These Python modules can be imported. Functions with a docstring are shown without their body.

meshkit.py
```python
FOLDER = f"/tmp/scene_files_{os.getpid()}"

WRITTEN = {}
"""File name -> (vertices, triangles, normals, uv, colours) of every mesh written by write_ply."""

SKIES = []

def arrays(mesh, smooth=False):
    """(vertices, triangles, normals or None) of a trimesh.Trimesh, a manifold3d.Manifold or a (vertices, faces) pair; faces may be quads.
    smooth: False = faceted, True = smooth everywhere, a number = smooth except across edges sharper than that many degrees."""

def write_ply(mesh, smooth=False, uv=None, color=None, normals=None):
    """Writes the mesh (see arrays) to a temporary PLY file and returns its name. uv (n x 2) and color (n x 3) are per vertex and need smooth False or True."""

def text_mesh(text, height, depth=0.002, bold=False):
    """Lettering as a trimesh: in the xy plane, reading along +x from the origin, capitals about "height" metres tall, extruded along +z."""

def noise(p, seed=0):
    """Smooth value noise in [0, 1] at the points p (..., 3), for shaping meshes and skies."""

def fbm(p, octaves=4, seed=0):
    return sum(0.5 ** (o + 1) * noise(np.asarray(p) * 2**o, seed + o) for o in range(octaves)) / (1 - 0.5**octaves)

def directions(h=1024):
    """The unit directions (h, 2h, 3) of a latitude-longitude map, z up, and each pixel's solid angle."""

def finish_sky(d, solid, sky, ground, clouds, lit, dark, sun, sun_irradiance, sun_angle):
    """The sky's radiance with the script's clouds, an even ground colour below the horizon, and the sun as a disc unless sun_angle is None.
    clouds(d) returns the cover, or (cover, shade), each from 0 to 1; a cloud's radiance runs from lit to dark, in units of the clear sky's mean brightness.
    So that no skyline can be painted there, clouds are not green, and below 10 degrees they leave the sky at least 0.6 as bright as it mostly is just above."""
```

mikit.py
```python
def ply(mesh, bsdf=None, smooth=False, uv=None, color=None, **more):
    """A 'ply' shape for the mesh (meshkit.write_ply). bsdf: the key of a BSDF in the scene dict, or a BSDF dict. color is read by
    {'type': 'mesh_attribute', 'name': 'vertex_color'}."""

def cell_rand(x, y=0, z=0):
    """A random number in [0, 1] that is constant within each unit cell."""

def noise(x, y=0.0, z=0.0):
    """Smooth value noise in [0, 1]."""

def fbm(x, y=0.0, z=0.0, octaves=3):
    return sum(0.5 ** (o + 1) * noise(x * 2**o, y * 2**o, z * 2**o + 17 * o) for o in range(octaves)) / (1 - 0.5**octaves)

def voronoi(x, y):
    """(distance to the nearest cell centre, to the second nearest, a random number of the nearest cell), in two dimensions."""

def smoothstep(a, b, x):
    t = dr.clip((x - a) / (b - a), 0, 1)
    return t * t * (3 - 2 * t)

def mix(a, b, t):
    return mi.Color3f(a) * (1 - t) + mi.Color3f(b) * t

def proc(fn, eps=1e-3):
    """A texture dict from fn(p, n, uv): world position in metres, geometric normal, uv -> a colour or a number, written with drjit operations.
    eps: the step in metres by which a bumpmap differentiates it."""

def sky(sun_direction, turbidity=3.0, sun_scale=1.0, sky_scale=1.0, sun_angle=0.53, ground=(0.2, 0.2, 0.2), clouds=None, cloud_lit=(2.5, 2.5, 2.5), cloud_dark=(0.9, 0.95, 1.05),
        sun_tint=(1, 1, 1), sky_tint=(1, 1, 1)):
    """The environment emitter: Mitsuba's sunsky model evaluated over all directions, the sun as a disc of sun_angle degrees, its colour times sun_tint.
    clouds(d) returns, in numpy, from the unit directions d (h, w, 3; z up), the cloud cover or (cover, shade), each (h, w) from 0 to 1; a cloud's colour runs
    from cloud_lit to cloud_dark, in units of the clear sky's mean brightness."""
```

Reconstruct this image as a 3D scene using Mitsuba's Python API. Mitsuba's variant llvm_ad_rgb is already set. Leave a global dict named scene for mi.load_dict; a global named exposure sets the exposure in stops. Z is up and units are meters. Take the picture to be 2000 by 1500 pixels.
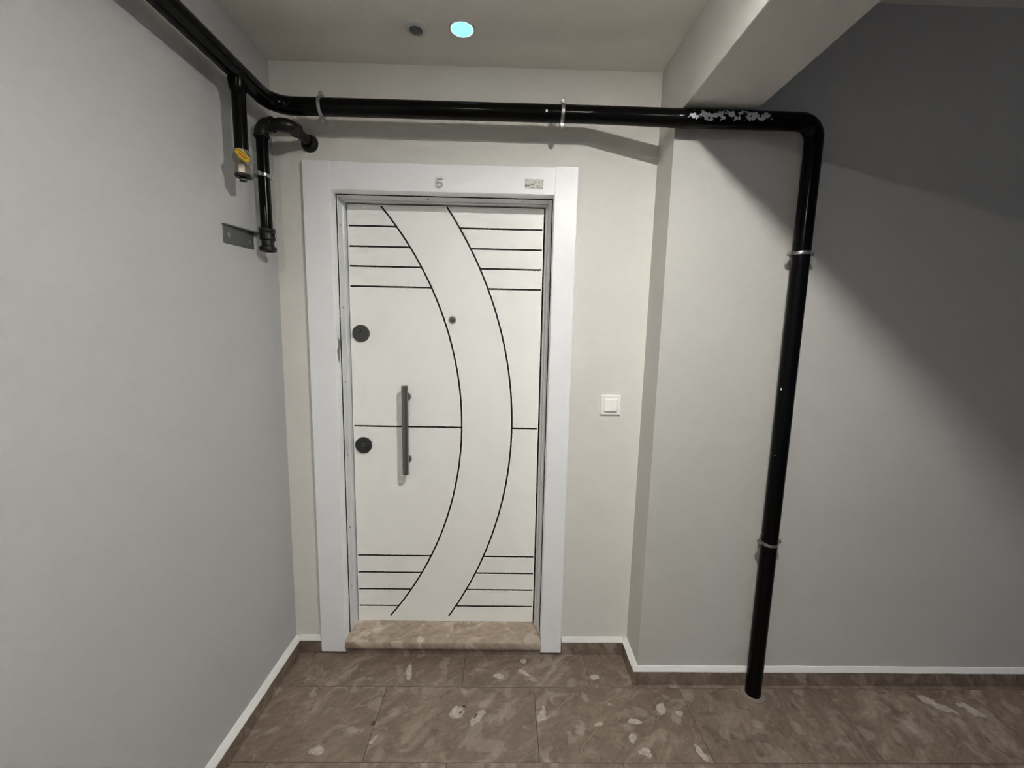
import math, numpy as np, trimesh, drjit as dr, mitsuba as mi, mikit, meshkit
from shapely.geometry import Polygon, LineString, box as sbox, Point
from shapely.ops import unary_union
from mikit import noise, fbm, voronoi, cell_rand, smoothstep, mix
T = mi.ScalarTransform4f
rng = np.random.default_rng(7)
scene, labels = {}, {}

# ------------------------------------------------------------------ camera, lights, exposure
exposure = 2.6
CAM = np.array([0.7133, -1.8209, 1.5263])
FWD = np.array([0.017171, 0.991783, -0.126778])
UP = np.array([-0.017685, 0.127078, 0.991735])
scene['camera'] = {'type': 'perspective', 'fov_axis': 'x', 'fov': 2 * math.degrees(math.atan(1000 / 816.96)),
                   'near_clip': 0.02, 'far_clip': 50.0,
                   'to_world': T().look_at(origin=CAM.tolist(), target=(CAM + FWD).tolist(), up=UP.tolist())}
LAMP = np.array([1.15, -1.27, 2.49])            # the lit spotlight on the ceiling just outside the frame
LAMP2, LAMP2_SHARE = np.array([0.39, -2.50, 2.555]), 0.62  # a second, weaker one behind the viewer
LAMP_R, LAMP_RGB = 0.030, np.array([1.0, 0.985, 0.93]) * 620.0
scene['stairwell_daylight'] = {'type': 'constant', 'radiance': {'type': 'rgb', 'value': [0.004, 0.012, 0.025]}}   # dim daylight of the open stairwell on the right

# ------------------------------------------------------------------ dimensions (metres)
XL, XC, YC = -0.2471, 1.3278, -0.1686           # left wall, column side, front of the right wall
HC, HB, HR = 2.5688, 2.3195, 2.7236             # ceiling, underside of the beam, ceiling right of the beam
XB = 1.5903                                     # right side of the beam
YE, XE = -3.6, 4.6                              # room ends behind and to the right of the camera
LY = 0.1152                                     # face of the door leaf


# ------------------------------------------------------------------ materials
def rgb(*c):
    return {'type': 'rgb', 'value': list(map(float, c))}


def two(b):
    return {'type': 'twosided', 'bsdf': b}


def bump(b, fn, scale, eps=1e-3):
    return {'type': 'bumpmap', 'arbitrary': mikit.proc(fn, eps), 'scale': scale, 'bsdf': b}


def principled(color, rough, spec=0.5, metallic=0.0, **k):
    return {'type': 'principled', 'base_color': color if isinstance(color, dict) else rgb(*color), 'roughness': float(rough),
            'specular': float(spec), 'metallic': float(metallic), **k}


def stipple(p, n, uv):
    return fbm(p.x * 160, p.y * 160, p.z * 160, 2) + 1.5 * noise(p.x * 40, p.y * 40, p.z * 40)


def paint(base):
    def fn(p, n, uv):
        m = fbm(p.x * 1.7, p.y * 1.7, p.z * 1.7, 3)
        s = fbm(p.x * 60, p.y * 60, p.z * 60, 2)
        return mix([c * 0.965 for c in base], base, smoothstep(0.25, 0.7, m)) * (0.985 + 0.03 * s)
    return fn


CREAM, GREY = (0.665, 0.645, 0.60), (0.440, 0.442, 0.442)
scene['m_wall'] = two(bump(principled(mikit.proc(paint(CREAM)), 0.62, 0.3), stipple, 0.0007))
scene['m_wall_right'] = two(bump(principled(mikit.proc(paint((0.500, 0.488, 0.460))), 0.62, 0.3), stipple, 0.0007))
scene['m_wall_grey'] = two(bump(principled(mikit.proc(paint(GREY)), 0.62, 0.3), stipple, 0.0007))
scene['m_ceiling'] = two(principled(mikit.proc(paint((0.68, 0.665, 0.615))), 0.8, 0.2))

ROW0, ROWH = -0.197, 0.318
BLOBS = [(.548, -.322, .030, .028, .3), (.632, -.337, .034, .016, .9), (.887, -.331, .021, .030, -.3), (1.380, -.292, .018, .032, -.6),
         (1.443, -.318, .014, .010, 0), (1.254, -.474, .026, .012, .1), (1.262, -.486, .013, .009, 0), (.055, -.477, .020, .018, .2),
         (.250, -.425, .010, .020, -.5), (.240, -.440, .012, .009, 0), (1.107, -.368, .026, .009, .2), (1.255, -.357, .026, .010, 0), (1.222, -.420, .016, .022, .4),
         (1.169, -.277, .014, .009, 0), (2.55, -.275, .060, .024, -0.9), (2.675, -.300, .055, .020, -0.9), (.308, -.112, .012, .045, .1),
         (.822, -.056, .014, .016, 0), (.711, -.143, .024, .016, -.5), (.815, -.114, .030, .010, -.7), (1.462, -.485, .014, .034, .25), (1.14, -.14, .02, .012, .2)]
HOLES = [(.2231, -.367, .010, .014, 0), (.560, -.318, .008, .005, .9), (.620, -.333, .012, .004, 1.1), (.57, -.29, .008, .006, 0)]


def spots(p, items):
    out = mi.Float(0)
    wob = 1.5 * (fbm(p.x * 38, p.y * 38, 0, 3) - 0.5)
    for x, y, a, b, r in items:
        c, s = math.cos(r), math.sin(r)
        u, v = (p.x - x) * c + (p.y - y) * s, (p.y - y) * c - (p.x - x) * s
        out = dr.maximum(out, 1 - smoothstep(0.75, 1.05, dr.sqrt(dr.square(u / a) + dr.square(v / b)) + wob))
    return out


def stone(p, n, uv):
    row = dr.floor((ROW0 - p.y) / ROWH)
    odd = row - 2 * dr.floor(row / 2)
    off = dr.select(row < -0.5, 0.48, dr.select(odd < 0.5, 0.861, 0.530))
    col = dr.floor((p.x - off) / 0.630)
    k = cell_rand(row + 5, col + 9, 3)
    a = 0.5 + 0.9 * cell_rand(row + 5, col + 9, 4)
    x, y = p.x + 7.3 * k + p.z * 0.7, p.y + 3.1 * k + p.z * 0.7
    u, v = x * dr.cos(a) + y * dr.sin(a), y * dr.cos(a) - x * dr.sin(a)
    warp = fbm(x * 9, y * 9, 0, 2) - 0.5
    streak = fbm(u * 9 + warp * 2.2, v * 26 + warp * 3.0, 1, 4)
    cloud = fbm(x * 5, y * 5, 3, 3)
    fine = fbm(x * 110, y * 110, 0, 2)
    c = mix((0.145, 0.106, 0.082), (0.205, 0.156, 0.122), smoothstep(0.25, 0.75, streak * 0.6 + cloud * 0.4))
    c = mix(c, (0.265, 0.212, 0.170), 0.55 * smoothstep(0.58, 0.78, streak))
    c = c * (0.80 + 0.40 * fbm(u * 40 + warp, v * 90, 2, 3))
    pale = fbm(x * 17 + warp, y * 17 + warp, 5, 3)
    c = mix(c, (0.275, 0.228, 0.190), 0.55 * smoothstep(0.64, 0.74, pale))
    d1, d2, which = voronoi(x * 11 + 1.2 * warp, y * 11 + 1.2 * warp)
    chip = smoothstep(0.82, 0.86, which) * (1 - smoothstep(0.16, 0.30, d1 + 0.35 * (fine - 0.5)))
    c = mix(c, (0.33, 0.28, 0.235), 0.6 * chip)
    c = mix(c, (0.085, 0.062, 0.050), 0.45 * smoothstep(0.66, 0.74, fbm(x * 30, y * 30, 9, 2)) * smoothstep(0.5, 0.6, cloud))
    vein = dr.abs(fbm(u * 4 + warp, v * 7, 11, 3) - 0.5)
    c = mix(c, (0.31, 0.26, 0.215), 0.30 * (1 - smoothstep(0.003, 0.010, vein)))
    up = smoothstep(-0.004, -0.001, p.z) * (1 - smoothstep(0.004, 0.006, p.z))
    c = mix(c, (0.42, 0.375, 0.325), 0.85 * spots(p, BLOBS) * up * (0.6 + 0.6 * fine))
    c = mix(c, (0.04, 0.03, 0.025), 0.85 * spots(p, HOLES) * up)
    return c * (0.90 + 0.20 * k) * (0.90 + 0.2 * fine)


def stone_dark(p, n, uv):
    return stone(p, n, uv) * 0.95


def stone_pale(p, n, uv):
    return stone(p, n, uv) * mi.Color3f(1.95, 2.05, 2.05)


scene['m_stone'] = two(principled(mikit.proc(stone), 0.38, 0.45))
scene['m_skirting'] = two(principled(mikit.proc(stone_dark), 0.40, 0.4))
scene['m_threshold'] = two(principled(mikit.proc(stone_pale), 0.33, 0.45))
scene['m_grout'] = two(principled((0.105, 0.082, 0.066), 0.9, 0.1))
scene['m_caulk'] = two(principled((0.72, 0.715, 0.69), 0.7, 0.2))
scene['m_leaf'] = two(principled((0.86, 0.855, 0.82), 0.38, 0.4))


def woody(p, n, uv):
    return fbm(p.x * 260, p.y * 260, p.z * 90, 2) + 0.6 * noise(p.x * 700, p.y * 700, p.z * 300)


scene['m_casing'] = two(bump(principled((0.80, 0.805, 0.815), 0.30, 0.45), woody, 0.0006))
scene['m_frame'] = two(principled((0.60, 0.61, 0.62), 0.35, 0.45))
scene['m_black'] = two(principled((0.012, 0.012, 0.012), 0.6, 0.2))
scene['m_pipe'] = two(principled((0.0020, 0.0020, 0.0021), 0.16, 0.10))
scene['m_pipe_matte'] = two(principled((0.0055, 0.0055, 0.0055), 0.42, 0.28))
scene['m_zinc'] = two(principled((0.36, 0.36, 0.36), 0.28, 0.5, 0.9))
scene['m_zinc_dull'] = two(principled((0.40, 0.40, 0.39), 0.45, 0.5, 1.0))
scene['m_nickel'] = two(principled((0.25, 0.225, 0.185), 0.36, 0.5, 0.7))
scene['m_yellow'] = two(principled((0.52, 0.37, 0.02), 0.35, 0.5))
scene['m_red'] = two(principled((0.40, 0.05, 0.02), 0.5, 0.4))
scene['m_gunmetal'] = two(principled((0.235, 0.225, 0.215), 0.30, 0.5, 0.85))
scene['m_lock'] = two(principled((0.060, 0.062, 0.058), 0.40, 0.5, 0.35))
scene['m_lock_dark'] = two(principled((0.022, 0.024, 0.022), 0.38, 0.5, 0.2))
scene['m_chrome'] = two(principled((0.46, 0.465, 0.45), 0.28, 0.6, 0.65))
scene['m_plastic'] = two(principled((0.82, 0.81, 0.775), 0.28, 0.5))
scene['m_rim'] = two(principled((0.48, 0.49, 0.49), 0.45, 0.4))
scene['m_glass_dark'] = two(principled((0.07, 0.075, 0.072), 0.2, 0.5))
scene['m_scrape'] = two(principled((0.46, 0.47, 0.48), 0.8, 0.2))
scene['m_plaster'] = two(principled((0.20, 0.165, 0.140), 0.85, 0.2))
scene['m_rust'] = two(principled((0.085, 0.097, 0.090), 0.5, 0.4, 0.2))


def sticker_color(p, n, uv):
    torn = fbm(p.x * 130, p.z * 130, 2, 3)
    return mix((0.45, 0.44, 0.40), (0.62, 0.61, 0.56), smoothstep(0.42, 0.58, torn))


scene['m_sticker'] = two(principled(mikit.proc(sticker_color), 0.6, 0.3))
scene['m_ink'] = two(principled((0.10, 0.095, 0.08), 0.6, 0.3))
scene['m_smudge'] = two(principled((0.20, 0.20, 0.19), 0.7, 0.2))


# ------------------------------------------------------------------ mesh helpers
def cat(*m):
    return trimesh.util.concatenate(list(m))


def box(x0, x1, y0, y1, z0, z1, b=0.0):
    if b <= 0:
        m = trimesh.creation.box((x1 - x0, y1 - y0, z1 - z0))
        m.apply_translation(((x0 + x1) / 2, (y0 + y1) / 2, (z0 + z1) / 2))
        return m
    pts = []
    for x, sx in ((x0, 1), (x1, -1)):
        for y, sy in ((y0, 1), (y1, -1)):
            for z, sz in ((z0, 1), (z1, -1)):
                pts += [(x, y + sy * b, z + sz * b), (x + sx * b, y, z + sz * b), (x + sx * b, y + sy * b, z)]
    return trimesh.convex.convex_hull(np.array(pts))


def extrude(poly, depth):
    polys = getattr(poly, 'geoms', [poly])
    return cat(*[trimesh.creation.extrude_polygon(g, depth, engine='earcut') for g in polys if g.area > 1e-9])


def to_xz(mesh, y):
    """A mesh drawn in the xy plane (height along +z) stood up in the xz plane; its z runs from y towards the viewer (-y)."""
    v = mesh.vertices
    mesh = trimesh.Trimesh(np.c_[v[:, 0], y - v[:, 2], v[:, 1]], mesh.faces, process=False)
    mesh.fix_normals()
    return mesh


def orient(axis):
    z = np.asarray(axis, float) / np.linalg.norm(axis)
    x = np.cross(z, [0, 0, 1] if abs(z[2]) < 0.9 else [0, 1, 0])
    x /= np.linalg.norm(x)
    return x, np.cross(z, x), z


def lathe(profile, origin, axis, n=32, flatten=None):
    """profile: (radius, height) pairs along the axis; n = 6 gives a hexagon."""
    pr = np.array(profile, float)
    a = np.arange(n) * 2 * np.pi / n
    x, y, z = orient(axis)
    v = np.array([np.asarray(origin) + r * (math.cos(t) * x + math.sin(t) * y) + h * z for r, h in pr for t in a])
    f = []
    for i in range(len(pr) - 1):
        for j in range(n):
            k = (j + 1) % n
            f += [[i * n + j, i * n + k, (i + 1) * n + k], [i * n + j, (i + 1) * n + k, (i + 1) * n + j]]
    c0, c1 = len(v), len(v) + 1
    v = np.vstack([v, np.asarray(origin) + pr[0, 1] * z, np.asarray(origin) + pr[-1, 1] * z])
    m = (len(pr) - 1) * n
    for j in range(n):
        k = (j + 1) % n
        f += [[c0, k, j], [c1, m + j, m + k]]
    mesh = trimesh.Trimesh(v, f, process=False)
    mesh.fix_normals()
    return mesh


def disc(r, h, origin, axis, b=0.0015, n=36):
    return lathe([(r, 0), (r, h - b), (r - b, h)], origin, axis, n)


def tube(path, r, n=28):
    """A round bar along a list of points."""
    p = np.array(path, float)
    t = np.gradient(p, axis=0)
    t /= np.linalg.norm(t, axis=1, keepdims=True)
    x = orient(t[0])[0]
    rr = np.broadcast_to(r, len(p))
    a = np.arange(n) * 2 * np.pi / n
    v, f = [], []
    for i in range(len(p)):
        x = x - t[i] * (x @ t[i])
        x /= np.linalg.norm(x)
        y = np.cross(t[i], x)
        v += [p[i] + rr[i] * (math.cos(q) * x + math.sin(q) * y) for q in a]
    for i in range(len(p) - 1):
        for j in range(n):
            k = (j + 1) % n
            f += [[i * n + j, i * n + k, (i + 1) * n + k], [i * n + j, (i + 1) * n + k, (i + 1) * n + j]]
    c = len(v)
    v += [p[0], p[-1]]
    m = (len(p) - 1) * n
    for j in range(n):
        k = (j + 1) % n
        f += [[c, k, j], [c + 1, m + j, m + k]]
    mesh = trimesh.Trimesh(np.array(v), f, process=False)
    mesh.fix_normals()
    return mesh


def arc(corner, d_in, d_out, R, n=14):
    """Points of the bend of radius R that rounds the corner between direction d_in and direction d_out (unit, at any angle)."""
    d_in, d_out = (np.asarray(d, float) / np.linalg.norm(d) for d in (d_in, d_out))
    ang = math.acos(np.clip(d_in @ d_out, -1, 1))
    a0 = np.asarray(corner) - d_in * R * math.tan(ang / 2)
    nrm = d_out - d_in * (d_in @ d_out)
    nrm /= np.linalg.norm(nrm)
    c = a0 + nrm * R
    return np.array([c - nrm * R * math.cos(t) + d_in * R * math.sin(t) for t in np.linspace(0, ang, n)])


def ring(center, axis, r, width, thick, n=40):
    """A flat band around a pipe: inner radius r."""
    w = width / 2
    x, y, z = orient(axis)
    prof = [(r, -w), (r + thick * .8, -w), (r + thick, -w + thick * .3), (r + thick, w - thick * .3), (r + thick * .8, w), (r, w)]
    v = np.array([np.asarray(center) + q * (math.cos(t) * x + math.sin(t) * y) + h * z for q, h in prof for t in np.arange(n) * 2 * np.pi / n])
    f = []
    for i in range(len(prof)):
        i2 = (i + 1) % len(prof)
        for j in range(n):
            k = (j + 1) % n
            f += [[i * n + j, i * n + k, i2 * n + k], [i * n + j, i2 * n + k, i2 * n + j]]
    mesh = trimesh.Trimesh(v, f, process=False)
    mesh.fix_normals()
    return mesh


def rod(a, b, r, n=14):
    return lathe([(r, 0), (r, float(np.linalg.norm(np.subtract(b, a))))], a, np.subtract(b, a), n)


def hexnut(center, axis, r, h):
    return lathe([(r * .9, 0), (r, h * .12), (r, h * .88), (r * .9, h)], center, axis, 6)


# ------------------------------------------------------------------ scene entries
def add(key, mesh, m, smooth=35, **more):
    base, i = key, 0
    while key in scene:
        i += 1
        key = f'{base}_{i:03d}'
    scene[key] = mikit.ply(mesh, m, smooth=smooth, **more)
    return key


def tag(key, label, category, group=None, kind=None):
    labels[key] = {'label': label, 'category': category}
    if group:
        labels[key]['group'] = group
    if kind:
        labels[key]['kind'] = kind


def part_label(key, label, kind=None):
    labels[key] = {'label': label}
    if kind:
        labels[key]['kind'] = kind


# ================================================================== THE ROOM
hole = sbox(-0.018, -0.1, 0.91, 2.092)
add('wall_back', to_xz(extrude(sbox(XL - 0.2, -0.05, XC, HC + 0.1).difference(hole), 0.22), 0.22), 'm_wall', False)
tag('wall_back', 'cream painted wall around the white door', 'wall', kind='structure')
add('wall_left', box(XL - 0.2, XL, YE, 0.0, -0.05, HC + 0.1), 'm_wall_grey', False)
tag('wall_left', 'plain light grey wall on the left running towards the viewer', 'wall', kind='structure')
# the right wall stands forward of the door wall; its left return leans 1 cm
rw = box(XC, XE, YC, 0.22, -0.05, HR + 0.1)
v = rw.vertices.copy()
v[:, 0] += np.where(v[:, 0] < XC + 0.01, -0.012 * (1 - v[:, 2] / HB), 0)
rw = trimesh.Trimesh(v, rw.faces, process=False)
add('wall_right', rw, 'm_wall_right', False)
tag('wall_right', 'cream grey wall behind the vertical black pipe with a diagonal shadow across it', 'wall', kind='structure')
add('ceiling', box(XL - 0.2, XC, YE, 0.0, HC, HC + 0.1), 'm_ceiling', False)
tag('ceiling', 'painted ceiling above the door holding two small round fittings', 'ceiling', kind='structure')
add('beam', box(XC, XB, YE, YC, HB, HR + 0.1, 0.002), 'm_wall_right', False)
tag('beam', 'boxed ceiling beam running from the right wall towards the viewer', 'beam', kind='structure')
add('ceiling_right', box(XB, XE, YE, YC, HR, HR + 0.1), 'm_ceiling', False)
tag('ceiling_right', 'dim higher ceiling to the right of the beam', 'ceiling', kind='structure')
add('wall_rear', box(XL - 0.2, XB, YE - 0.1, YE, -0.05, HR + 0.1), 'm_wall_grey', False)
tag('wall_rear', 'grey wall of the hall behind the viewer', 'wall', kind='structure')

add('wall_far_right', box(XE, XE + 0.1, YE, 0.2, -0.05, HR + 0.1), 'm_wall_grey', False)
tag('wall_far_right', 'grey end wall of the landing far to the right', 'wall', kind='structure')
# floor: bed of grout and single stone tiles
add('floor', box(XL - 0.2, XE, YE, 0.22, -0.06, -0.0025), 'm_grout', False)
tag('floor', 'floor of brown marble tiles with pale fossil patches', 'floor', kind='structure')
G = 0.0011
rows = [(-0.001, ROW0, [XL, 0.551, 1.107, XC - 0.013])]
for r in range(9):
    y1 = ROW0 - r * ROWH
    start = (0.861 if r % 2 == 0 else 0.530) - 2 * 0.630
    xs = [XL] + [x for x in (start + 0.630 * k for k in range(11)) if XL + 0.05 < x < XE - 0.05] + [XE]
    rows.append((y1, y1 - ROWH, xs))
for y1, y0, xs in rows:
    for a, b in zip(xs[:-1], xs[1:]):
        dz = rng.uniform(-0.0003, 0.0003)
        add('floor__tile', box(a + G, b - G, y0 + G, y1 - G, -0.012, dz, 0.0012), 'm_stone', False)
xs = [XC - 0.013, 1.491, 2.121, 2.751, 3.381, 4.011, XE]
for a, b in zip(xs[:-1], xs[1:]):
    add('floor__tile', box(a + G, b - G, ROW0 + G, YC, -0.012, 0, 0.0012), 'm_stone', False)


# skirting: stone strips with a white filler bead on top
def skirting(name, along, a, b, face, out, label, joints, th=0.013):
    """along: 'x' or 'y'; the strip runs from a to b, its wall at coordinate face, projecting towards out (+1 / -1)."""
    h = 0.0640
    cuts = [a] + [j for j in joints if a < j < b] + [b]
    for i, (p, q) in enumerate(zip(cuts[:-1], cuts[1:])):
        lo, hi = sorted((face, face + out * th))
        e = 0.0006
        m = box(p + e, q - e, lo, hi, 0, h, 0.0012) if along == 'x' else box(lo, hi, p + e, q - e, 0, h, 0.0012)
        if i == 0:
            add(name, m, 'm_skirting', False)
        else:
            add(name + '__stone', m, 'm_skirting', False)
    s = out
    n = max(2, int((b - a) / 0.03))
    t = np.linspace(a, b, n)
    wob = 0.0022 * (meshkit.noise(np.c_[t * 9, t * 0 + face * 3, t * 0], 3) - 0.5)
    prof = [(0, 0.0630), (th + 0.0005, 0.0630), (th + 0.0003, 0.0675), (0.004, 0.0840), (0, 0.0850)]
    vs, fs = [], []
    for i in range(n):
        for o, z in prof:
            zz = z + (wob[i] * 2 if z > 0.08 else wob[i] if z < 0.068 else 0)
            vs.append((t[i], face + s * o, zz) if along == 'x' else (face + s * o, t[i], zz))
    k = len(prof)
    for i in range(n - 1):
        for j in range(k):
            j2 = (j + 1) % k
            fs += [[i * k + j, i * k + j2, (i + 1) * k + j2], [i * k + j, (i + 1) * k + j2, (i + 1) * k + j]]
    for j in range(1, k - 1):
        fs += [[0, j, j + 1], [(n - 1) * k, (n - 1) * k + j + 1, (n - 1) * k + j]]
    m = trimesh.Trimesh(np.array(vs), fs, process=False)
    m.fix_normals()
    part_label(add(name + '__filler_bead', m, 'm_caulk', False), 'white filler bead along the top of the skirting')
    tag(name, label, 'baseboard', kind='structure')


skirting('baseboard_left', 'y', YE, 0.0, XL, 1, 'brown stone skirting with white bead along the left wall', [-3, -2.4, -1.8, -1.2, -0.6], 0.021)
skirting('baseboard_back', 'x', XL + 0.021, -0.126, 0.0, -1, 'short piece of stone skirting between left wall and door casing', [])
skirting('baseboard_back_right', 'x', 1.004, XC - 0.033, 0.0, -1, 'stone skirting between door casing and the projecting corner', [])
skirting('baseboard_corner', 'y', YC - 0.0005, 0.0, XC - 0.0120, -1, 'stone skirting on the short return of the projecting corner', [], 0.021)
skirting('baseboard_right', 'x', XC - 0.033, XE, YC, -1, 'brown stone skirting with white bead along the right wall', [1.74, 2.34, 2.94, 3.54, 4.14])

# ================================================================== THE DOOR (door_1)
D = 'door_1'
# casing boards: flat face on the wall with a lining into the opening
XI0, XI1, ZI = -0.0115, 0.9040, 2.082           # inner edges of the casing
XO0, XO1, ZO = -0.1255, 1.0010, 2.1915          # outer edges


def casing_side(xo, xi):
    s = 1 if xi > xo else -1
    r = 0.004
    prof = Polygon([(xo, 0.0), (xo, -0.020 + r), (xo + s * r, -0.020), (xi - s * 0.002, -0.020), (xi, -0.018), (xi, 0.036), (xi - s * 0.010, 0.036), (xi - s * 0.010, 0.0)])
    m = extrude(prof, ZO + 0.002 - 0.016)
    m.apply_translation((0, 0, 0.016))
    return m


add(D + '__casing_board', casing_side(XO0, XI0), 'm_casing', False)
add(D + '__casing_board', casing_side(XO1, XI1), 'm_casing', False)
hp = Polygon([(0.0, ZO), (-0.0155, ZO), (-0.0185, ZO - 0.003), (-0.0185, ZI + 0.002), (-0.0165, ZI), (0.036, ZI), (0.036, ZI + 0.010), (0.0, ZI + 0.010)])
m = extrude(hp, XI1 - XI0 + 0.0090 - 0.0012)
v = m.vertices
m = trimesh.Trimesh(np.c_[v[:, 2] + XI0 - 0.0060, v[:, 0], v[:, 1]], m.faces, process=False)
m.fix_normals()
add(D + '__casing_head', m, 'm_casing', False)


def u_frame(prof, x0, x1, z0, z1, kl, kr, name, mat):
    """Three mitred lengths of a section (u inward from the edge, y) around an opening."""
    p = np.array(prof, float)
    n = len(p)

    def piece(ends):
        v = np.vstack(ends)
        f = []
        for j in range(n):
            k = (j + 1) % n
            f += [[j, k, n + k], [j, n + k, n + j]]
        cap = trimesh.creation.triangulate_polygon(Polygon(p), engine='earcut')
        f += cap[1][:, ::-1].tolist() + (cap[1] + n).tolist()
        m = trimesh.Trimesh(v, f, process=False)
        m.fix_normals()
        return m
    z = np.full(n, z0)
    L0, L1 = np.c_[x0 + p[:, 0] * kl, p[:, 1], z], np.c_[x0 + p[:, 0] * kl, p[:, 1], z1 - p[:, 0]]
    R1, R0 = np.c_[x1 - p[:, 0] * kr, p[:, 1], z1 - p[:, 0]], np.c_[x1 - p[:, 0] * kr, p[:, 1], z]
    for a, nm in (((L0, L1), '__jamb'), ((R0, R1), '__jamb'), ((L1, R1), '__head_jamb')):
        add(D + nm + name, piece(a), mat, False)


# metal frame: lip, face, rebate and the stop behind it
section = [(0.0015, 0.040), (0.004, 0.0365), (0.0075, 0.0385), (0.0100, 0.082), (0.0150, 0.085), (0.0150, 0.1165), (0.0150, 0.165), (0.0015, 0.165)]
u_frame(section, XI0 - 0.003, XI1 + 0.003, 0.05, ZI + 0.003, 1.0, 1.75, '', 'm_frame')
u_frame([(-0.004, 0.0355), (0.0042, 0.0355), (0.0042, 0.0395), (-0.004, 0.0395)], XI0 - 0.001, XI1 + 0.001, 0.07, ZI + 0.001, 1.0, 1.0, '_gasket', 'm_black')
# dark rebate gap around the leaf
LX0, LX1, LZ0, LZ1 = 0.0050, 0.8740, 0.0735, 2.0640
add(D + '__rebate_seal', to_xz(extrude(sbox(-0.010, 0.06, 0.895, 2.085).difference(sbox(LX0 + .01, 0.0, LX1 - .01, LZ1 - .01)), 0.012), 0.150), 'm_black', False)
for z in (1.95, 1.6, 1.27, 0.93, 0.58, 0.28):
    for x, s in ((-0.0055, 1), (0.8945, -1)):
        add(D + '__screw', lathe([(0.0042, 0), (0.0042, 0.0012), (0.003, 0.0022)], (x, 0.0615, z + 0.012 * s), (s, -0.05, 0), 12), 'm_smudge', 30)
for x in (0.37, 0.775):
    add(D + '__screw', lathe([(0.0042, 0), (0.0042, 0.0012), (0.003, 0.0022)], (x, 0.0615, 2.0756), (0, -0.05, -1), 12), 'm_smudge', 30)

# leaf with its routed lines
W = 0.0076


def circ(xc, R, z0, z1, zc=1.075):
    z = np.linspace(z0, z1, 90)
    return np.c_[xc - R + np.sqrt(R * R - (z - zc) ** 2), z]


A1, A2 = circ(0.5135, 1.525, 0.1010, 2.0600), circ(0.7495, 1.745, 0.1010, 2.0615)
lines = [A1, A2]


def x_on(A, z):
    return float(np.interp(z, A[:, 1], A[:, 0]))


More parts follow.
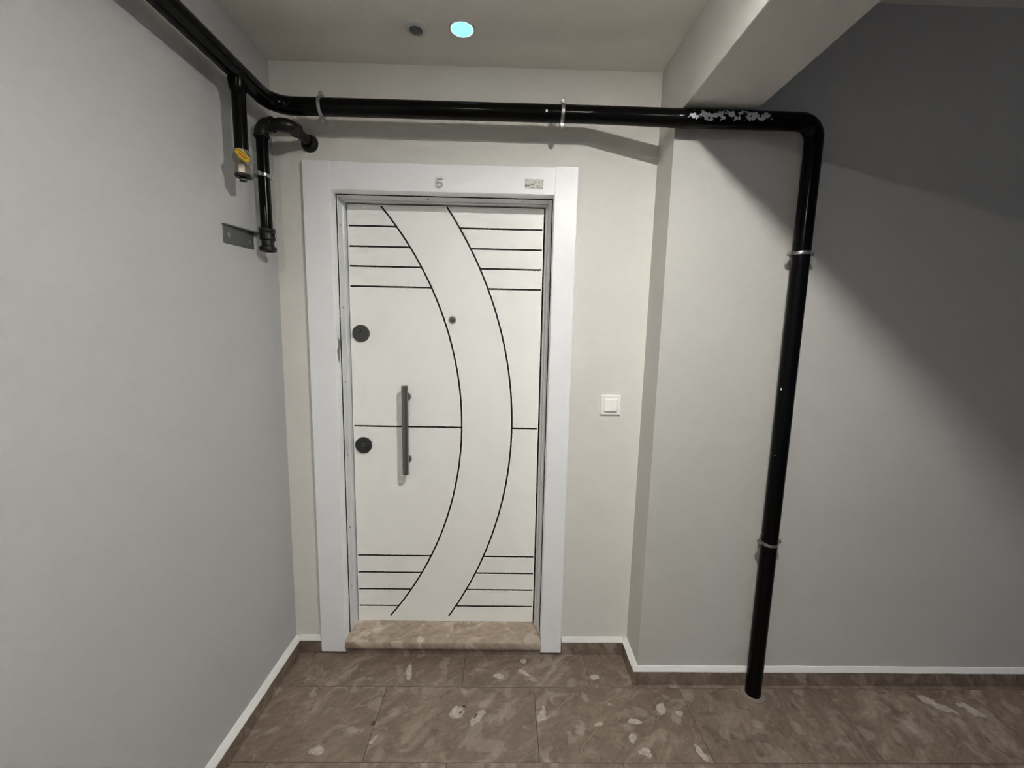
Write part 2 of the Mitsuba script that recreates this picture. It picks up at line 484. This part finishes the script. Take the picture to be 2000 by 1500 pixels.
for z in (1.9730, 1.8855, 1.7990, 1.7110, 1.0672, 0.4210, 0.3325, 0.2440, 0.1560):
    lines.append(np.array([(0.0100, z), (x_on(A1, z), z)]))
    lines.append(np.array([(x_on(A2, z), z), (0.8690, z)]))
grooves = [LineString(l).buffer(W / 2, cap_style=2, join_style=1) for l in lines]
slits = unary_union(grooves)
panel = to_xz(extrude(sbox(LX0, LZ0, LX1, LZ1).difference(slits), 0.004), LY + 0.004)
core = box(LX0, LX1, LY + 0.004, LY + 0.055, LZ0, LZ1)
part_label(add(D + '__leaf', cat(panel, core), 'm_leaf', False), 'white flat door leaf with thin black curved and straight lines')
done = None
for g in grooves:
    s = g if done is None else g.difference(done)
    done = grooves[0].union(grooves[1]) if done is None or done is grooves[0] else done
    if g is grooves[0]:
        done = grooves[0]
    add(D + '__groove', to_xz(extrude(s, 0.0034), LY + 0.0040), 'm_black', False)

# locks, peephole, pull handle
for zc, xc, mat, ang in ((1.5003, 0.0535, 'm_lock', -0.65), (0.9765, 0.0525, 'm_lock_dark', 1.57)):
    k = add(D + '__lock_cover', lathe([(0.0385, 0), (0.0385, 0.0075), (0.0372, 0.0095), (0.034, 0.0105)], (xc, LY, zc), (0, -1, 0), 48), mat, 30)
    part_label(k, 'upper round dark grey lock cover with slanted slot' if mat == 'm_lock' else 'lower round near-black lock cover')
    slot = sbox(-0.0018, -0.0105, 0.0018, 0.0105)
    m = extrude(slot, 0.001)
    m.apply_transform(trimesh.transformations.rotation_matrix(ang, (0, 0, 1)))
    m.apply_translation((xc - 0.003, zc + 0.006, 0))
    add(k + '__keyhole', to_xz(m, LY - 0.0102), 'm_black', False)
    if mat == 'm_lock':
        m = extrude(sbox(-0.0035, -0.0100, 0.0035, 0.0085).difference(sbox(-0.0022, -0.0110, 0.0022, 0.0095)), 0.0012)
        m.apply_transform(trimesh.transformations.rotation_matrix(ang, (0, 0, 1)))
        m.apply_translation((xc - 0.003, zc + 0.006, 0))
        add(k + '__keyhole_rim', to_xz(m, LY - 0.0100), 'm_lock', False)
    else:
        add(k + '__keyhole_rim', lathe([(0.011, 0), (0.011, 0.0008), (0.0098, 0.0016)], (xc, LY - 0.0100, zc + 0.004), (0, -1, 0), 28), 'm_lock', 30)
        m = extrude(sbox(-0.008, -0.0012, 0.008, 0.0012), 0.0006)
        m.apply_translation((xc, zc + 0.004, 0))
        add(k + '__keyhole_slot', to_xz(m, LY - 0.0113), 'm_black', False)
k = add(D + '__peephole', lathe([(0.0178, 0), (0.0178, 0.003), (0.0160, 0.005), (0.0118, 0.0052), (0.0108, 0.0030)], (0.4687, LY, 1.5684), (0, -1, 0), 40), 'm_zinc', 30)
part_label(k, 'small round chrome peephole with dark lens')
add(k + '__lens', lathe([(0.0107, 0), (0.0107, 0.0032), (0.007, 0.0048), (0.002, 0.0054)], (0.4687, LY, 1.5684), (0, -1, 0), 32), 'm_glass_dark', True)
HX, HY = 0.2590, LY - 0.0475
k = add(D + '__pull_handle', lathe([(0.0138, 0), (0.0152, 0.0014), (0.0152, 0.4156), (0.0138, 0.417)], (HX, HY, 0.8510), (0, 0, 1), 32), 'm_gunmetal', 30)
part_label(k, 'long grey metal bar pull handle')
for z in (1.2120, 0.9130):
    add(k + '__post', cat(lathe([(0.0110, 0), (0.0110, 0.040)], (HX, LY, z), (0, -1, 0), 24), lathe([(0.0185, 0), (0.0185, 0.010), (0.0175, 0.012), (0.0105, 0.014)], (HX, LY, z), (0, -1, 0), 32)), 'm_gunmetal', 30)
# scuffs where the lining paint was knocked off
sc = Polygon([(0.004, 1.472), (0.036, 1.452), (0.032, 1.425), (0.020, 1.400), (0.022, 1.372), (0.008, 1.360), (-0.004, 1.385), (-0.010, 1.415), (0.006, 1.430)])
m = extrude(Polygon([(a * 0.9 + 0.005, b) for a, b in sc.exterior.coords]), 0.0008)
v = m.vertices
m = trimesh.Trimesh(np.c_[XI0 + v[:, 2], v[:, 0] - 0.002, v[:, 1] + 0.012], m.faces, process=False)
m.fix_normals()
part_label(add(D + '__scuff', m, 'm_smudge', False), 'dark scuff where white paint is knocked off')
tag(D, 'white apartment door with sweeping black arcs inside a wide white casing', 'door', kind='structure')

# stone threshold under the leaf
prof = Polygon([(0.17, 0.030), (-0.020, 0.030), (-0.020, 0.036), (-0.0275, 0.038), (-0.031, 0.046), (-0.031, 0.062), (-0.0275, 0.070), (-0.020, 0.0725), (0.17, 0.0725)])
m = extrude(prof, 0.9125)
v = m.vertices
slab = trimesh.Trimesh(np.c_[v[:, 2] - 0.0095, v[:, 0], v[:, 1]], m.faces, process=False)
slab.fix_normals()
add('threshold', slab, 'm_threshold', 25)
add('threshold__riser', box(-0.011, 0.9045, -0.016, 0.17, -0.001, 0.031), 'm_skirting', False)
tag('threshold', 'raised pinkish brown stone threshold under the white door', 'threshold', kind='structure')

# ================================================================== FITTINGS ON THE DOOR AND WALL
m = meshkit.text_mesh('5', 0.035, 0.006, bold=True)
m.apply_translation((0.4185 - m.bounds[0, 0], 2.0992 - m.bounds[0, 1], 0))
sc5 = 0.0300 / (m.bounds[1, 0] - m.bounds[0, 0])
m.vertices[:, 0] = 0.4170 + (m.vertices[:, 0] - 0.4185) * sc5
add('door_number', to_xz(m, -0.0185), 'm_chrome', False)
tag('door_number', 'small silver number 5 fixed on the white board above the door', 'door number')
px = np.linspace(0.7805, 0.8570, 24)
top = 2.1440 - 0.02 * (px - 0.78) + 0.0022 * (meshkit.noise(np.c_[px * 300, px * 0, px * 0], 5) - 0.5)
bot = 2.1050 - 0.03 * (px - 0.78) + 0.0022 * (meshkit.noise(np.c_[px * 300, px * 0 + 4, px * 0], 5) - 0.5)
lab = Polygon(np.r_[np.c_[px, top], np.c_[px, bot][::-1]])
add('sticker', to_xz(extrude(lab, 0.0004), -0.0187), 'm_sticker', False)
inkm = []
for x, z, w, h in ((.7845, 2.1160, .002, .008), (.7885, 2.1160, .002, .007), (.7865, 2.1195, .008, .002), (.7970, 2.1172, .010, .0045), (.8040, 2.1182, .010, .002),
                   (.8120, 2.1230, .020, .0035)):
    inkm.append(to_xz(extrude(sbox(x - w / 2, z - h / 2, x + w / 2, z + h / 2), 0.0003), -0.0190))
add('sticker__print', cat(*inkm), 'm_ink', False)
tag('sticker', 'torn grey paper sticker on the white board above the right side of the door', 'sticker')

# light switch
sx, sz = 1.1820, 1.2080
add('light_switch', box(sx - .0445, sx + .0445, -0.0100, 0.0, sz - .0445, sz + .0445, 0.0035), 'm_plastic', False)
add('light_switch__inner_frame', box(sx - .0300, sx + .0300, -0.0120, -0.009, sz - .0300, sz + .0300, 0.0015), 'm_plastic', False)
rk = box(sx - .0268, sx + .0268, -0.0175, -0.010, sz - .0268, sz + .0268, 0.0020)
rk.vertices[:, 1] += np.where(rk.vertices[:, 1] < -0.012, (rk.vertices[:, 2] - sz) * 0.10, 0)
add('light_switch__rocker', rk, 'm_plastic', False)
tag('light_switch', 'square white light switch on the wall to the right of the door', 'light switch')


# ceiling fittings
def annulus(c, r0, r1, h, n=44):
    x, y, z0 = c
    return lathe([(r0, 0), (r0, h * .9), (r0 + .002, h), (r1 - .004, h * .85), (r1, 0.0)], (x, y, z0), (0, 0, -1), n)


def hollow(prof, c, n=44):
    """Closed ring profile (r, drop) turned about a vertical axis hanging at c."""
    p = np.array(prof)
    k = len(p)
    a = np.arange(n) * 2 * np.pi / n
    v = np.array([(c[0] + r * math.cos(t), c[1] + r * math.sin(t), c[2] - h) for r, h in p for t in a])
    f = []
    for i in range(k):
        i2 = (i + 1) % k
        for j in range(n):
            q = (j + 1) % n
            f += [[i * n + j, i * n + q, i2 * n + q], [i * n + j, i2 * n + q, i2 * n + j]]
    m = trimesh.Trimesh(v, f, process=False)
    m.fix_normals()
    return m


C1 = (0.5423, -0.2135, HC)
add('ceiling_spotlight', hollow([(0.0400, 0), (0.0400, 0.0045), (0.0415, 0.0058), (0.0440, 0.0050), (0.0460, 0.0)], C1), 'm_rim', 30)
lens = lathe([(0.0362, 0.0), (0.0362, 0.0044), (0.0345, 0.0054)], C1, (0, 0, -1), 40)
scene['ceiling_spotlight__lens'] = mikit.ply(lens, 'm_plastic', smooth=False, emitter={'type': 'area', 'radiance': rgb(0.040, 0.158, 0.163)})
scene['ceiling_spotlight__glow_ring'] = mikit.ply(hollow([(0.0362, 0.0), (0.0362, 0.0046), (0.0398, 0.0046), (0.0398, 0.0)], C1), 'm_plastic', smooth=False, emitter={'type': 'area', 'radiance': rgb(0.115, 0.162, 0.165)})
part_label('ceiling_spotlight__lens', 'glowing cyan lens')
tag('ceiling_spotlight', 'small round ceiling spotlight glowing cyan above the door', 'ceiling light')
C2 = (0.3810, -0.2090, HC)
add('ceiling_sensor', hollow([(0.0200, 0), (0.0210, 0.006), (0.0235, 0.0105), (0.0290, 0.0105), (0.0385, 0.0055), (0.0405, 0.0)], C2), 'm_rim', 30)
add('ceiling_sensor__lens', lathe([(0.0225, 0.0), (0.0215, 0.010), (0.017, 0.0145), (0.009, 0.017), (0.002, 0.0175)], C2, (0, 0, -1), 36), 'm_glass_dark', True)
part_label('ceiling_sensor__lens', 'dark domed centre')
tag('ceiling_sensor', 'unlit grey round ceiling fitting with a dark centre left of the cyan light', 'motion sensor')
# the lamps that light the hall, just above the frame and behind the viewer
def spotlight(name, at, share, label):
    h = HC - at[2]
    add(name, hollow([(0.036, h + .004), (0.040, h + .004), (0.042, 0.0), (0.030, 0.0), (0.030, h - .012)], (at[0], at[1], HC)), 'm_rim', 30)
    dome = lathe([(LAMP_R * math.cos(t), 0.0100 * math.sin(t)) for t in np.linspace(0, 1.5, 12)], at, (0, 0, -1), 32)
    scene[name + '__lens'] = mikit.ply(dome, 'm_plastic', smooth=False, emitter={'type': 'area', 'radiance': rgb(*(LAMP_RGB * share))})
    tag(name, label, 'ceiling light')


spotlight('hall_spotlight', LAMP, 1.0, 'lit tubular ceiling spotlight beside the beam, above the picture')
spotlight('hall_spotlight_001', LAMP2, LAMP2_SHARE, 'lit recessed ceiling spotlight behind the viewer')

# ================================================================== GAS PIPES
P = 'gas_pipe'
R = 0.0303
LX, LZ = -0.169, 2.338                          # run along the left wall
BY = -0.135                                     # run along the door wall
CY, CZ = -0.2330, 2.2870                        # run under the beam
VX, VY, VX0 = 1.8085, -0.2230, 1.8000           # vertical drop
p_left = arc((LX, BY, LZ), (0, 1, 0), (1, 0, 0), 0.075)
k1 = np.array([1.035, BY, LZ])
k2 = np.array([1.335, CY, CZ])
d12 = k2 - k1
b1 = arc(k1, (1, 0, 0), d12, 0.12)
b2 = arc(k2, d12, (1, 0, 0), 0.12)
down = np.array([VX0 - VX, VY + 0.229, -CZ])
el = arc((VX + 0.001, CY, CZ), (1, 0, 0), down, 0.062, 18)
add(P + '__straight_run', tube([(LX, YE + 0.01, LZ), (LX, -1.5, LZ), (LX, -0.7, LZ), p_left[0]], R), 'm_pipe')
add(P + '__elbow', tube(p_left, R * 1.012), 'm_pipe')
add(P + '__straight_run', tube([p_left[-1], (0.4, BY, LZ), b1[0]], R), 'm_pipe')
add(P + '__offset_bend', tube(np.vstack([b1, b2]), R), 'm_pipe')
add(P + '__straight_run', tube([b2[-1], (1.6, CY, CZ), el[0]], R), 'm_pipe')
add(P + '__elbow', tube(el, R * 1.012), 'm_pipe')
end = np.array([VX0, VY - 0.002, -0.004])
add(P + '__straight_run', tube([el[-1], el[-1] * .5 + end * .5, end], R), 'm_pipe')
# welded branch with the closed valve
DX, DY, RB = LX, -0.3400, 0.0205
add(P + '__branch', cat(lathe([(RB, 0), (RB, 0.199)], (DX, DY, 2.094), (0, 0, 1), 28), lathe([(RB, 0), (RB * 1.22, 0.012), (RB * 1.34, 0.030), (RB * 1.4, 0.040)], (DX, DY, 2.272), (0, 0, 1), 28)), 'm_pipe')
V = P + '__valve'
add(V, cat(lathe([(0.0225, 0), (0.0232, 0.002), (0.0232, 0.008), (0.0225, 0.010)], (DX, DY, 2.088), (0, 0, 1), 8),
           lathe([(0.0205, 0), (0.026, 0.012), (0.028, 0.026), (0.024, 0.034), (0.0215, 0.040)], (DX, DY, 2.052), (0, 0, 1), 28),
           lathe([(0.0220, 0), (0.0232, 0.002), (0.0232, 0.026), (0.0205, 0.034)], (DX, DY, 2.022), (0, 0, 1), 8),
           lathe([(0.0095, 0), (0.0095, 0.040)], (DX, DY, 2.058), (0.62, -1, 0.28), 16)), 'm_nickel', 30)
part_label(V, 'nickel ball valve at the lower end of the short branch')
# butterfly lever lying across the spindle
sp = np.array([DX, DY, 2.058]) + 0.040 * np.array([0.62, -1, 0.28]) / np.linalg.norm([0.62, -1, 0.28])
lev = Polygon([(-0.040, -0.006), (-0.036, -0.011), (-0.012, -0.013), (0.0, -0.015), (0.012, -0.013), (0.036, -0.011), (0.040, -0.006),
               (0.040, 0.006), (0.036, 0.011), (0.012, 0.013), (0.0, 0.015), (-0.012, 0.013), (-0.036, 0.011), (-0.040, 0.006)])
rim = lev.difference(lev.buffer(-0.0035))
lm = cat(extrude(lev, 0.0035), extrude(rim, 0.0095))
lm.vertices[:, :2] *= (0.56, 0.80)
ex, ey, ez = orient((0.62, -1, 0.28))
ax = np.array([0.70, 0.12, -0.62])
ax -= ez * (ax @ ez)
ax /= np.linalg.norm(ax)
ay = np.cross(ez, ax)
M = np.eye(4)
M[:3, 0], M[:3, 1], M[:3, 2], M[:3, 3] = ax, ay, ez, sp
lm.apply_transform(M)
part_label(add(V + '__lever', lm, 'm_yellow', False), 'yellow butterfly lever')
mk = extrude(sbox(-0.012, -0.0021, 0.012, 0.0021), 0.0012)
mk.apply_translation((0, 0, 0.0034))
mk.apply_transform(M)
add(V + '__lever_mark', mk, 'm_red', False)
part_label(add(V + '__plug', cat(lathe([(0.0225, 0), (0.0245, 0.003), (0.0245, 0.009), (0.0225, 0.011)], (DX, DY, 2.012), (0, 0, 1), 8),
                                 lathe([(0.0115, 0), (0.0125, 0.002), (0.0125, 0.013)], (DX, DY, 2.001), (0, 0, 1), 4)), 'm_pipe_matte', False), 'dark plug closing the valve')
# paint knocked off and plaster dried on where the run passes under the beam
nx, na = 320, 24
xs_, an = np.linspace(1.335, 1.648, nx), np.radians(np.linspace(-34, 34, na))
gx, ga = np.meshgrid(xs_, an, indexing='ij')
q = np.c_[gx.ravel() * 95, ga.ravel() * 3.2, np.zeros(gx.size)]
val = (meshkit.fbm(q, 4, 2)).reshape(gx.shape)
edge = 0.5 - np.abs((ga - math.radians(0)) / math.radians(34)) ** 2 * 0.30 - np.clip(np.abs(gx - 1.4915) / 0.157, 0, 1) ** 6 * 0.25
on = val < edge + 0.14
rr_ = R + 0.0006 + 0.0016 * np.clip(edge + 0.14 - val, 0, 0.2) / 0.2
vv = np.c_[gx.ravel(), (CY - rr_ * np.cos(ga)).ravel(), (CZ + rr_ * np.sin(ga)).ravel()]
ff = []
for i in range(nx - 1):
    for j in range(na - 1):
        if on[i, j] and on[i + 1, j] and on[i, j + 1] and on[i + 1, j + 1]:
            a, b, c, d = i * na + j, (i + 1) * na + j, (i + 1) * na + j + 1, i * na + j + 1
            ff += [[a, b, c], [a, c, d]]
m = trimesh.Trimesh(vv, ff, process=False)
m.remove_unreferenced_vertices()
part_label(add(P + '__paint_scrape', m, 'm_scrape', False), 'ragged whitish crust on top of the black pipe')
for at in ((1.7795, -0.2415, 1.3230), (1.7815, -0.2425, 1.0600), (0.8503, -0.1647, 2.3332), (1.8060, -0.2535, 0.6105)):
    g = trimesh.creation.icosphere(subdivisions=2, radius=0.0055)
    g.vertices *= (0.8, 0.25, 1.0)
    g.apply_translation(at)
    add(P + '__paint_speck', g, 'm_plastic', True)
add(P + '__floor_collar', lathe([(0.052, 0), (0.046, 0.003), (0.038, 0.005), (0.031, 0.007)], (VX0, VY, -0.001), (0, 0, 1), 30), 'm_plaster', True)
tag(P, 'long glossy black gas pipe along left wall and above door, then down to floor', 'pipe')

# second, thinner pipe: out of the door wall, over and down beside the left wall
S = 'outlet_pipe'
SX, SY, SZ, WX, RS = -0.2040, -0.1520, 2.2640, -0.0960, 0.0205
e1 = arc((SX, SY, SZ), (0, 0, 1), (1, 0, 0), 0.034)
e2 = arc((WX, SY, SZ), (1, 0, 0), (0, 1, 0), 0.034)
add(S + '__vertical_pipe', tube([(SX + 0.0015, SY, 1.875), (SX, SY, 2.05), e1[0]], RS), 'm_pipe')
add(S + '__elbow', cat(tube(np.vstack([e1[0] - [0, 0, .006], e1, e1[-1] + [.006, 0, 0]]), RS * 1.20), ring(e1[0] - [0, 0, .008], (0, 0, 1), RS * .9, 0.010, 0.0090), ring(e1[-1] + [.008, 0, 0], (1, 0, 0), RS * .9, 0.010, 0.0085)), 'm_pipe_matte')
add(S + '__elbow', cat(tube(np.vstack([e2[0] - [.006, 0, 0], e2, e2[-1] + [0, .006, 0]]), RS * 1.16), ring(e2[-1] + [0, .006, 0], (0, 1, 0), RS * .9, 0.010, 0.0075)), 'm_pipe_matte')
add(S + '__nipple', tube([e1[-1] - [.002, 0, 0], (e1[-1] + e2[0]) / 2, e2[0] + [.002, 0, 0]], RS * 1.02), 'm_pipe_matte')
add(S + '__wall_stub', tube([e2[-1], e2[-1] * .5 + np.array([WX, 0, SZ]) * .5, (WX, 0.002, SZ)], RS * .92), 'm_pipe')
part_label(add(S + '__wall_collar', lathe([(0.034, 0), (0.034, 0.004), (0.0315, 0.009), (0.027, 0.018), (0.0225, 0.020)], (WX + 0.001, 0.0, SZ - 0.002), (0, -1, 0), 28), 'm_pipe_matte', 30), 'dark metal collar against the wall')
add(S + '__coupling', cat(lathe([(RS, 0.0), (0.0265, 0.003), (0.0270, 0.010), (0.0255, 0.014), (0.0250, 0.026), (0.0262, 0.030), (0.0280, 0.034), (0.0280, 0.042), (0.0255, 0.046), (RS, 0.047)], (SX + 0.002, SY, 1.847), (0, 0, 1), 28),
                          lathe([(0.0030, 0), (0.0045, 0.003), (0.0045, 0.008)], (SX + 0.024, SY - 0.006, 1.868), (1, -0.3, 0), 10)), 'm_pipe_matte', 30)
add(S + '__end_fitting', cat(hollow([(0.0165, 0), (0.0215, 0), (0.0215, 0.022), (0.0255, 0.026), (0.0290, 0.028), (0.0290, 0.040), (0.0275, 0.0425), (0.0180, 0.0425), (0.0165, 0.03)], (SX + 0.002, SY, 1.851), 32)), 'm_pipe_matte', 30)
tag(S, 'short black gas pipe hanging by the left corner, open at the bottom end', 'pipe')


# clamps holding the pipes
def clamp(center, axis, r, ear, wall, label, group='pipe clamps'):
    c, a = np.array(center, float), np.asarray(axis, float)
    e = np.asarray(ear, float) / np.linalg.norm(ear)
    name, i = 'pipe_clamp', 0
    while any(k.startswith(name + '__') for k in scene):
        i += 1
        name = f'pipe_clamp_{i:03d}'
    add(name + "__band", ring(c, a, r + 0.0006, 0.0125, 0.0045), 'm_zinc', 40)
    t = np.cross(e, a)
    for s in (1, -1):
        o = c + s * e * (r + 0.0095)
        M = np.eye(4)
        M[:3, 0], M[:3, 1], M[:3, 2], M[:3, 3] = e, a, t, o
        plate = box(-0.009, 0.0105, -0.0065, 0.0065, -0.0045, 0.0045, 0.0010)
        plate.apply_transform(M)
        add(name + '__ear', plate, 'm_zinc', False)
        add(name + '__bolt', cat(rod(o - t * .012, o + t * .012, .0035, 10), hexnut(o + t * .0045, t, .0080, .006), hexnut(o - t * .0045, -t, .0080, .006)), 'm_zinc', 30)
    w = np.asarray(wall, float)
    dirv = (w - c) / np.linalg.norm(w - c)
    add(name + '__wall_rod', cat(rod(c + dirv * (r + .0015), w + dirv * 0.002, .0040, 12), hexnut(c + dirv * (r + .004), dirv, .0075, .010)), 'm_zinc_dull', 30)
    tag(name, label, 'pipe clamp', group)


clamp((0.0135, BY, LZ), (1, 0, 0), R, (0.06, -0.15, 1), (0.0135, 0.0, LZ + 0.055), 'zinc clamp on the horizontal black pipe above the left side of the door')
clamp((0.9110, BY, LZ), (1, 0, 0), R, (0, -0.1, 1), (0.9110, 0.0, LZ + 0.055), 'zinc clamp on the horizontal black pipe above the right side of the door')
clamp((1.8065, -0.2285, 1.8306), (0, 0, 1), R, (1, 0.05, 0), (1.8065, YC, 1.8306), 'zinc clamp around the upper part of the vertical black pipe')
clamp((1.8022, -0.2250, 0.6930), (-0.02, -0.18, 1), R, (1, 0.1, 0.05), (1.8022, YC, 0.6930), 'tilted zinc clamp around the lower part of the vertical black pipe')
clamp((SX, SY, 2.084), (0.12, 0, 1), RS, (-.25, -1, 0), (XL, SY + 0.02, 2.088), 'zinc clamp on the short thin black pipe beside the yellow valve')

# grey steel angle on the left wall behind the short pipe
B = 'wall_bracket'
pl = box(XL, XL + 0.004, -0.342, -0.172, 0.0, 0.062, 0.0010)
pl.vertices[:, 2] += 1.803 + 0.05 * (pl.vertices[:, 1] + 0.342)
add(B, pl, 'm_rust', False)
arm = box(XL, -0.196, -0.345, -0.128, 0.0, 0.004, 0.001)
arm.vertices[:, 0] = np.where(arm.vertices[:, 0] > XL + .01, XL + 0.030 - 0.022 * (arm.vertices[:, 1] < -0.3), arm.vertices[:, 0])
arm.vertices[:, 2] += 1.862 + 0.05 * (arm.vertices[:, 1] + 0.342)
add(B + '__flange', arm, 'm_rust', False)
for y in (-0.320, -0.196):
    add(B + '__bolt', cat(disc(.009, .0016, (XL + .004, y, 1.832), (1, 0, 0), .0005, 18), hexnut((XL + .0052, y, 1.832), (1, 0, 0), .0062, .004)), 'm_zinc_dull', False)
tag(B, 'grey steel angle bracket fixed on the left wall behind the short pipe', 'bracket')
